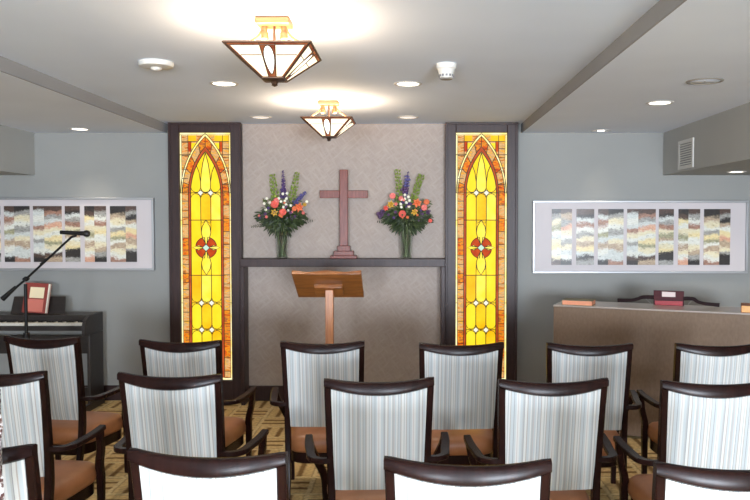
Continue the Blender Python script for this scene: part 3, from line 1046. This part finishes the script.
def artwork(x_right, z0, z1, label):
    """Long silver framed panel; x_right is the drawing unit of its right edge, 747 on the organ side."""
    K = 1 / 110.0
    wd = 1.945
    root = thing('framed_artwork', label, 'artwork', (x_right - wd / 2, WY, z0), 0, 'pair of long framed abstract strip artworks')
    h = z1 - z0
    MB().box((-wd / 2 + .012, -.026, .012), (wd / 2 - .012, -.002, h - .012)).build('mat_board', M_mat, root, smooth=0)
    mb = MB()
    t, dd = .020, -.045
    mb.box((-wd / 2, dd, 0), (wd / 2, -.001, t)).box((-wd / 2, dd, h - t), (wd / 2, -.001, h))
    mb.box((-wd / 2, dd, t), (-wd / 2 + t, -.001, h - t)).box((wd / 2 - t, dd, t), (wd / 2, -.001, h - t))
    mb.build('frame', M_silver, root, bevel=.003)
    zb = (h - .505) / 2
    for st in STRIPS:
        x0 = cols[st[0]][0]
        x1 = cols[st[-1]][1]
        a, b_ = wd / 2 - (747 - x0) * K, wd / 2 - (747 - x1) * K
        s0 = MB()
        if len(st) == 1:
            s0.box((a, -.034, 0), (b_, -.026, .505), 0)
        else:
            xm = wd / 2 - (747 - cols[st[0]][1]) * K
            s0.box((a, -.034, 0), (xm, -.026, .505), 0).box((xm, -.0345, 0), (b_, -.026, .505), 1)
        s0.build('painted_strip', [PM[i] for i in st], root, smooth=0, loc=(0, 0, zb))
    return root


artwork(3.052, 1.165, 1.822, 'long silver framed abstract strip artwork above the organ')
artwork(-2.312, 1.192, 1.849, 'long silver framed abstract strip artwork above the piano')

# ------------------------------------------------------------------ ceiling fittings
def lamp(Y, label):
    root = thing('ceiling_lamp', label, 'ceiling lamp', (-.597, Y, ZC), 0, 'stained glass pyramid ceiling lamps')
    MB().box((-.075, -.062, -.030), (.075, .062, -.0005)).build('canopy', M_brass, root, bevel=.006)
    zr, zb, R0, R1 = -.137, -.260, .181, .047
    MB().tube([(0, 0, -.03), (0, 0, zb + .02)], .006, 10).build('stem', M_bronze, root)
    for s_ in (-1, 1):
        MB().lathe([(.013, -.028), (.013, -.055), (.017, -.058), (.017, -.085), (.010, -.09)], (s_ * .042, 0, 0), 14).build('socket', M_brass, root)
        MB().sweep([(s_ * .05, 0, -.035), (s_ * .075, 0, -.075), (s_ * .12, 0, -.105), (s_ * .155, 0, zr + .004)], .010, .006, (0, 1, 0)).build('arm', M_brass, root)
    g, c, jw = MB(), MB(), MB()

    def S(k, a, b_, off=0.0):
        r = R0 + (R1 - R0) * b_
        z = zr + (zb - zr) * b_
        nl = Vector((0, -(zr - zb), -(R0 - R1))).normalized()
        p = Vector((a * r, -r, z)) + nl * off
        return Matrix.Rotation(k * PI / 2, 3, 'Z') @ p
    for k in range(4):
        q = lambda a0, b0, a1, b1, mi, mb_, off: mb_.face([S(k, a0, b0, off), S(k, a1, b0, off), S(k, a1, b1, off), S(k, a0, b1, off)], mi)
        q(-1, 0, 1, 1, 0, g, 0)
        q(-.98, 0, .98, .085, 0, jw, .0012)                    # amber band under the rim
        for s_ in (-1, 1):
            jw.face([S(k, s_ * .985, .05, .0014), S(k, s_ * .93, .05, .0014), S(k, s_ * .80, 1, .0014), S(k, s_ * .985, 1, .0014)], 0)
        jw.face([S(k, -.19, .02, .0016), S(k, .19, .02, .0016), S(k, .34, .98, .0016), S(k, -.34, .98, .0016)], 0)
        ov = [(.5 + .40 * math.cos(t), math.sin(t)) for t in [2 * PI * j / 20 for j in range(20)]]
        jw.face([S(k, sn * (.155 + .06 * b_), b_, .0024) for b_, sn in ov], 1)
        tubes = [[(-1, 0), (1, 0)], [(-1, 1), (1, 1)], [(-1, 0), (-1, 1)], [(-.19, 0), (-.34, 1)], [(.19, 0), (.34, 1)], [(-.95, .085), (.95, .085)], [(-.9, .36), (-.24, .36)], [(.24, .36), (.9, .36)]]
        tubes.append([(sn * (.155 + .06 * b_), b_) for b_, sn in ov] + [(0, .9)])
        for i, t in enumerate(tubes):
            c.tube([S(k, a, b_, .0026) for a, b_ in t], .0048 if i < 3 else .0022, 6)
    sh = g.build('shade', G_shade, root, smooth=0)
    jw.build('amber_pattern', [G_amblamp, G_shadew], sh, smooth=0)
    c.build('came', M_bronze, sh)
    MB().lathe([(.001, zb + .006), (.052, zb + .004), (.050, zb - .006), (.018, zb - .012), (.012, zb - .022), (.014, zb - .028), (.001, zb - .034)], n=20).build('finial', M_bronze, root)
    for s_ in (-1, 1):
        l = bpy.data.lights.new('lamp_bulb', 'POINT')
        l.energy = LAMP_W
        l.color = (1, .74, .50)
        l.shadow_soft_size = .05
        o = bpy.data.objects.new('lamp_bulb', l)
        COL.objects.link(o)
        o.parent = root
        o.location = (s_ * .07, 0, -.148)


LAMP_W = 13.0
lamp(3.375, 'brass pyramid stained glass ceiling lamp, the larger one nearer the seats')
lamp(5.62, 'brass pyramid stained glass ceiling lamp, the smaller one nearer the cross')


def downlight(X, Y, Z, lens, watt, label, r=.075, gimbal=False, cone=120):
    root = thing('recessed_downlight', label, 'downlight', (X, Y, Z), 0, 'round recessed ceiling downlights')
    MB().lathe([(r - .004, -.0005), (r - .002, -.006), (r + .012, -.005), (r + .016, -.0005)], n=36, cap=False).build('trim_ring', M_trimring, root)
    if gimbal:
        MB().lathe([(r * .45, -.001), (r, -.0015)], n=32, cap=False).build('baffle', M_darkring, root)
        MB().lathe([(.001, -.004), (r * .45, -.004), (r * .48, -.001)], n=24).build('lens', lens, root)
    else:
        MB().lathe([(.001, -.003), (r - .012, -.003), (r - .003, -.001)], n=32).build('lens', lens, root)
    if watt:
        l = bpy.data.lights.new('downlight_beam', 'SPOT')
        l.energy = watt
        l.spot_size = math.radians(cone)
        l.spot_blend = 1.0
        l.color = (1, .88, .72)
        l.shadow_soft_size = .06
        o = bpy.data.objects.new('downlight_beam', l)
        COL.objects.link(o)
        o.parent = root
        o.location = (0, 0, -.02)


DW = 27
downlight(-1.19, 4.90, ZC, M_lens, DW, 'bright recessed downlight beside the larger lamp, by the piano side')
downlight(-.013, 4.91, ZC, M_lens, DW, 'bright recessed downlight below the conical smoke detector')
downlight(-1.258, 6.45, ZC, M_lensdim, 4, 'dim recessed downlight above the vase on the piano side')
downlight(-.017, 6.45, ZC, M_lensdim, 4, 'dim recessed downlight above the vase on the organ side')
downlight(-2.858, 6.61, ZS, M_lens, 22, 'bright recessed downlight in the lowered ceiling above the piano', .07, False, 84)
downlight(1.689, 5.17, ZS, M_lens, 16, 'bright recessed downlight in the lowered ceiling near the organ')
downlight(1.681, 6.72, ZS, M_lens, 9, 'small lit gimbal downlight above the artwork on the organ side', .07, True, 64)
bp = at(736.5, 174.6, 6.2)
downlight(at(736.5, 174.6, 6.4).x, 6.40, ZB, M_lens, 18, 'bright downlight under the bulkhead by the air vent', .065, False, 100)
downlight(-3.93, 6.45, ZB, M_lens, 8, 'downlight under the bulkhead above the piano artwork', .065)

sp = thing('ceiling_speaker', 'round grey ceiling speaker beside the bulkhead', 'speaker', (1.691, 4.39, ZS))
MB().lathe([(.085, -.0005), (.087, -.006), (.100, -.005), (.104, -.0005)], n=36, cap=False).build('rim', M_darkring, sp)
MB().lathe([(.001, -.004), (.083, -.003), (.087, -.001)], n=32).build('grille', M_soff, sp)
MB().lathe([(.001, -.007), (.006, -.006), (.008, -.002)], n=10).build('screw', M_darkring, sp)

ds = thing('ceiling_sensor', 'flat round white ceiling sensor on the piano side', 'sensor', (-1.412, 4.26, ZC))
MB().lathe([(.094, -.0005), (.096, -.014), (.090, -.026), (.052, -.032), (.001, -.032)], n=36).build('sensor_base', M_white, ds, smooth=40)
MB().lathe([(.030, -.031), (.028, -.040), (.018, -.047), (.001, -.049)], n=20).build('lens', M_white, ds, smooth=60)

sd = thing('smoke_detector', 'white conical smoke detector on the ceiling', 'smoke detector', (.204, 4.31, ZC))
MB().lathe([(.058, -.0005), (.058, -.026), (.050, -.032), (.048, -.036), (.036, -.078), (.001, -.08)], n=28).build('housing', M_white, sd, smooth=40)
mb = MB()
for k in range(12):
    a = 2 * PI * k / 12
    R_ = Matrix.Rotation(a, 4, 'Z')
    mb.box((.0365, -.006, -.072), (.0415, .006, -.060), mtx=R_)
mb.build('smoke_slots', M_slot, sd, smooth=0)
MB().lathe([(.036, -.0775), (.034, -.086), (.001, -.088)], n=24).build('cap', M_darkring, sd, smooth=40)

va = thing('air_vent', 'white louvred air vent on the bulkhead face', 'vent', (BRX, 6.32, 2.19))
vy, vh = .17, .09
mb = MB()
mb.box((-.012, -vy, -vh - .03), (-.0005, -vy + .03, vh + .03)).box((-.012, vy - .03, -vh - .03), (-.0005, vy, vh + .03))
mb.box((-.012, -vy + .03, vh), (-.0005, vy - .03, vh + .03)).box((-.012, -vy + .03, -vh - .03), (-.0005, vy - .03, -vh))
mb.build('vent_frame', M_white, va, bevel=.002)
MB().box((-.003, -vy + .03, -vh), (-.0005, vy - .03, vh)).build('backing', M_slot, va, smooth=0)
mb = MB()
for k in range(9):
    z = -vh + .008 + k * .0195
    mb.box((-.012, -vy + .03, z - .002), (-.002, vy - .03, z + .009))
mb.build('louver', M_white, va, smooth=0)


# ------------------------------------------------------------------ chairs
def make_chair(label):
    t = thing('striped_armchair', label, 'chair', group='striped armchairs set out in rows')
    for s_ in (-1, 1):
        MB().sweep([(s_ * .200, -.295, 0), (s_ * .203, -.235, .22), (s_ * .207, -.208, .42), (s_ * .211, -.220, .60), (s_ * .217, -.247, .80), (s_ * .2205, -.272, .938)],
                   [.030, .032, .034, .032, .030, .030], [.030, .036, .042, .038, .034, .032], (0, 1, 0)).build('back_post', M_chairwood, t)
    # curved top rail with a hollowed lower edge
    loops = []
    n_ = 22
    for k in range(n_ + 1):
        u_ = -1 + 2 * k / n_
        x = u_ * .236
        yc = -.276 - .034 * (1 - u_ * u_)
        zt = .960 - .016 * (1 - abs(u_) ** 2.2) - (.003 if k in (0, n_) else 0)
        zb_ = .921 - .034 * (1 - abs(u_) ** 1.9)
        hh = .017
        loops.append([(x, yc - hh, zb_ + .006), (x, yc - hh, zt - .010), (x, yc - hh * .5, zt - .002), (x, yc + hh * .4, zt), (x, yc + hh, zt - .006), (x, yc + hh, zb_ + .002), (x, yc + hh * .5, zb_), (x, yc - hh * .5, zb_)])
    MB().rings(loops).build('top_rail', M_chairwood, t, smooth=50)
    # upholstered back: follows the rail's curve
    fr, bk = [], []
    nu, nv = 18, 10
    g = MB()
    for v in range(nv + 1):
        tv = v / nv
        rowf, rowb = [], []
        for k in range(nu + 1):
            u_ = -1 + 2 * k / nu
            zt = .926 - .034 * (1 - abs(u_) ** 1.9)
            z = .455 + (zt - .455) * tv
            q = (z - .455) / .47
            hwid = .193 + .014 * q
            yc = -.212 - .064 * q - (.008 + .026 * q) * (1 - u_ * u_)
            ed = min(1, (1 - abs(u_)) / .12, tv / .05 + .25, (1 - tv) / .05 + .25)
            th = .006 + .009 * math.sqrt(max(0, ed))
            rowb.append((u_ * hwid, yc - th, z))
            rowf.append((u_ * hwid, yc + th + .004, z))
        bk.append(rowb)
        fr.append(rowf)
    for rows in (bk, fr):
        vs = [[g.bm.verts.new(p) for p in r] for r in rows]
        for a, b_ in zip(vs, vs[1:]):
            for i in range(nu):
                g.bm.faces.new((a[i], a[i + 1], b_[i + 1], b_[i]))
        rows[:] = vs
    for i in range(nu):
        g.bm.faces.new((bk[0][i], bk[0][i + 1], fr[0][i + 1], fr[0][i]))
        g.bm.faces.new((bk[-1][i], bk[-1][i + 1], fr[-1][i + 1], fr[-1][i]))
    for j in range(nv):
        g.bm.faces.new((bk[j][0], bk[j + 1][0], fr[j + 1][0], fr[j][0]))
        g.bm.faces.new((bk[j][-1], bk[j + 1][-1], fr[j + 1][-1], fr[j][-1]))
    g.build('back_panel', M_stripe, t, smooth=50)

    # seat outline: rounded trapezoid
    def outline(sc, z, k=0.0):
        pts = []
        for j in range(40):
            a = 2 * PI * j / 40
            ca, sa = math.cos(a), math.sin(a)
            ex = 2 / 5.0
            x = math.copysign(abs(ca) ** ex, ca)
            y = math.copysign(abs(sa) ** ex, sa)
            wd = .213 + .036 * (y + 1) / 2
            pts.append((x * wd * sc, .035 + y * .232 * (1 - (1 - sc) * .9), z))
        return pts
    MB().rings([outline(.95, .292), outline(.99, .302), outline(1.01, .325), outline(1.01, .348), outline(.985, .368), outline(.93, .381), outline(.78, .392), outline(.5, .399), outline(.15, .402)]).build('seat', M_leather, t, smooth=60)
    MB().rings([outline(.93, .228), outline(.95, .232), outline(.95, .290), outline(.93, .293)]).build('seat_frame', M_chairwood, t, smooth=40)
    for s_ in (-1, 1):
        MB().sweep([(s_ * .212, -.226, .588), (s_ * .255, -.222, .586), (s_ * .294, -.180, .585), (s_ * .306, -.09, .587), (s_ * .318, .0, .594), (s_ * .323, .088, .605)],
                   [.026, .032, .038, .040, .040, .034], [.026, .024, .024, .024, .024, .024]).build('armrest', M_chairwood, t)
        MB().sweep([(s_ * .319, .068, .596), (s_ * .310, .085, .550), (s_ * .290, .135, .48), (s_ * .258, .185, .39), (s_ * .250, .215, .30), (s_ * .246, .222, .15), (s_ * .244, .225, 0)],
                   [.030, .032, .034, .036, .036, .032, .028], [.034, .036, .038, .040, .040, .034, .028], (0, 1, 0)).build('leg', M_chairwood, t)
    return t


def seat_at(X, Y, deg):
    """Chair origin so that the middle between its top corners stands at X, Y."""
    a = math.radians(deg)
    off = Vector((0, -.276))
    return Vector((X - (off.x * math.cos(a) - off.y * math.sin(a)), Y - (off.x * math.sin(a) + off.y * math.cos(a)), 0)), a


far, midr, near = 'in the far row', 'in the middle row', 'in the near row'
CH = [
    (-2.157, 4.43, -9, f'striped armchair {far}, standing before the piano'),
    (-1.309, 4.306, -4.5, f'striped armchair {far}, before the piano side stained glass'),
    (-.492, 4.260, 1, f'striped armchair {far}, directly in front of the lectern post'),
    (.286, 4.208, 3, f'striped armchair {far}, before the organ side stained glass'),
    (.996, 4.194, -3, f'striped armchair {far}, before the organ corner holding the olive book'),
    (1.705, 4.185, 0, f'striped armchair {far}, last on the organ side'),
    (-1.872, 3.405, -3, f'striped armchair {midr}, partly cut off, on the piano side end'),
    (-1.064, 3.342, -6, f'striped armchair {midr}, second from the piano side'),
    (-.132, 3.238, 4, f'striped armchair {midr}, middle one of the five'),
    (.612, 3.225, 3, f'striped armchair {midr}, second from the organ side'),
    (1.298, 3.190, 0, f'striped armchair {midr}, at the organ side end'),
    (-1.362, 2.270, -3, f'striped armchair {near}, only a corner showing on the piano side'),
    (-.592, 2.199, -5, f'striped armchair {near}, just behind the second middle row chair'),
    (.162, 2.127, -3, f'striped armchair {near}, between two middle row chairs, below the organ side glass'),
    (.916, 2.087, 0, f'striped armchair {near}, at the organ side, cut by the photo edge'),
]
first = None
for X, Y, deg, lab in CH:
    p, a = seat_at(X, Y, deg)
    if first is None:
        first = make_chair(lab)
        first.location = p
        first.rotation_euler = (0, 0, a)
    else:
        dup(first, p, a, lab)

# speckled knit wrap at the very edge of the photo: hangs over the end chair's far corner
kn = thing('knitted_wrap', 'speckled red and white knitted wrap at the very edge of the photo', 'wrap', (at(-.6, 440, 2.02).x, 2.02, 0))
mb = MB()
loops = []
rk_ = random.Random(3)
for k in range(26):
    z = 1.17 * k / 25
    wv = .006 * math.sin(k * 1.7) + rk_.uniform(-.003, .003)
    loops.append([(.004 + wv - .05 * max(0, (z - 1.12)), 0, z), (-.03, -.035, z), (-.09, -.03, z), (-.11, .01, z), (-.06, .04, z), (-.01, .03, z)])
mb.rings(loops)
mb.build('wrap_cloth', M_floral, kn, smooth=60)

# ------------------------------------------------------------------ lights added behind the camera, and world
def area(name, loc, rot, sx, sy, watt, col):
    l = bpy.data.lights.new(name, 'AREA')
    l.shape = 'RECTANGLE'
    l.size, l.size_y = sx, sy
    l.energy = watt
    l.color = col
    o = bpy.data.objects.new(name, l)
    COL.objects.link(o)
    o.location = loc
    o.rotation_euler = rot
    return o


for a, b_ in added_wins:                               # added cool light at the unseen rear windows, tilted up towards the ceiling
    area('added_window_light', ((a + b_) / 2, YB - .02, 1.32), (PI / 2 + .75, 0, 0), b_ - a, 1.7, 600 * (b_ - a), (.80, .89, 1.0))
for x, y in ((-1.2, -.2), (0, -.2), (-1.2, -1.9), (0, -1.9)):       # extra unseen downlights added over the seats behind the camera
    l = bpy.data.lights.new('added_rear_downlight', 'SPOT')
    l.energy = 6
    l.spot_size = math.radians(125)
    l.spot_blend = .8
    l.color = (1, .96, .90)
    l.shadow_soft_size = .07
    o = bpy.data.objects.new('added_rear_downlight', l)
    COL.objects.link(o)
    o.location = (x, y, ZC - .02)

w = bpy.data.worlds.new('world')
SC.world = w
w.use_nodes = True
w.node_tree.nodes['Background'].inputs[0].default_value = (.75, .87, 1, 1)
w.node_tree.nodes['Background'].inputs[1].default_value = 1.0
SC.cycles.use_denoising = True
SC.cycles.sample_clamp_indirect = 4
SC.cycles.max_bounces = 10
SC.cycles.diffuse_bounces = 6
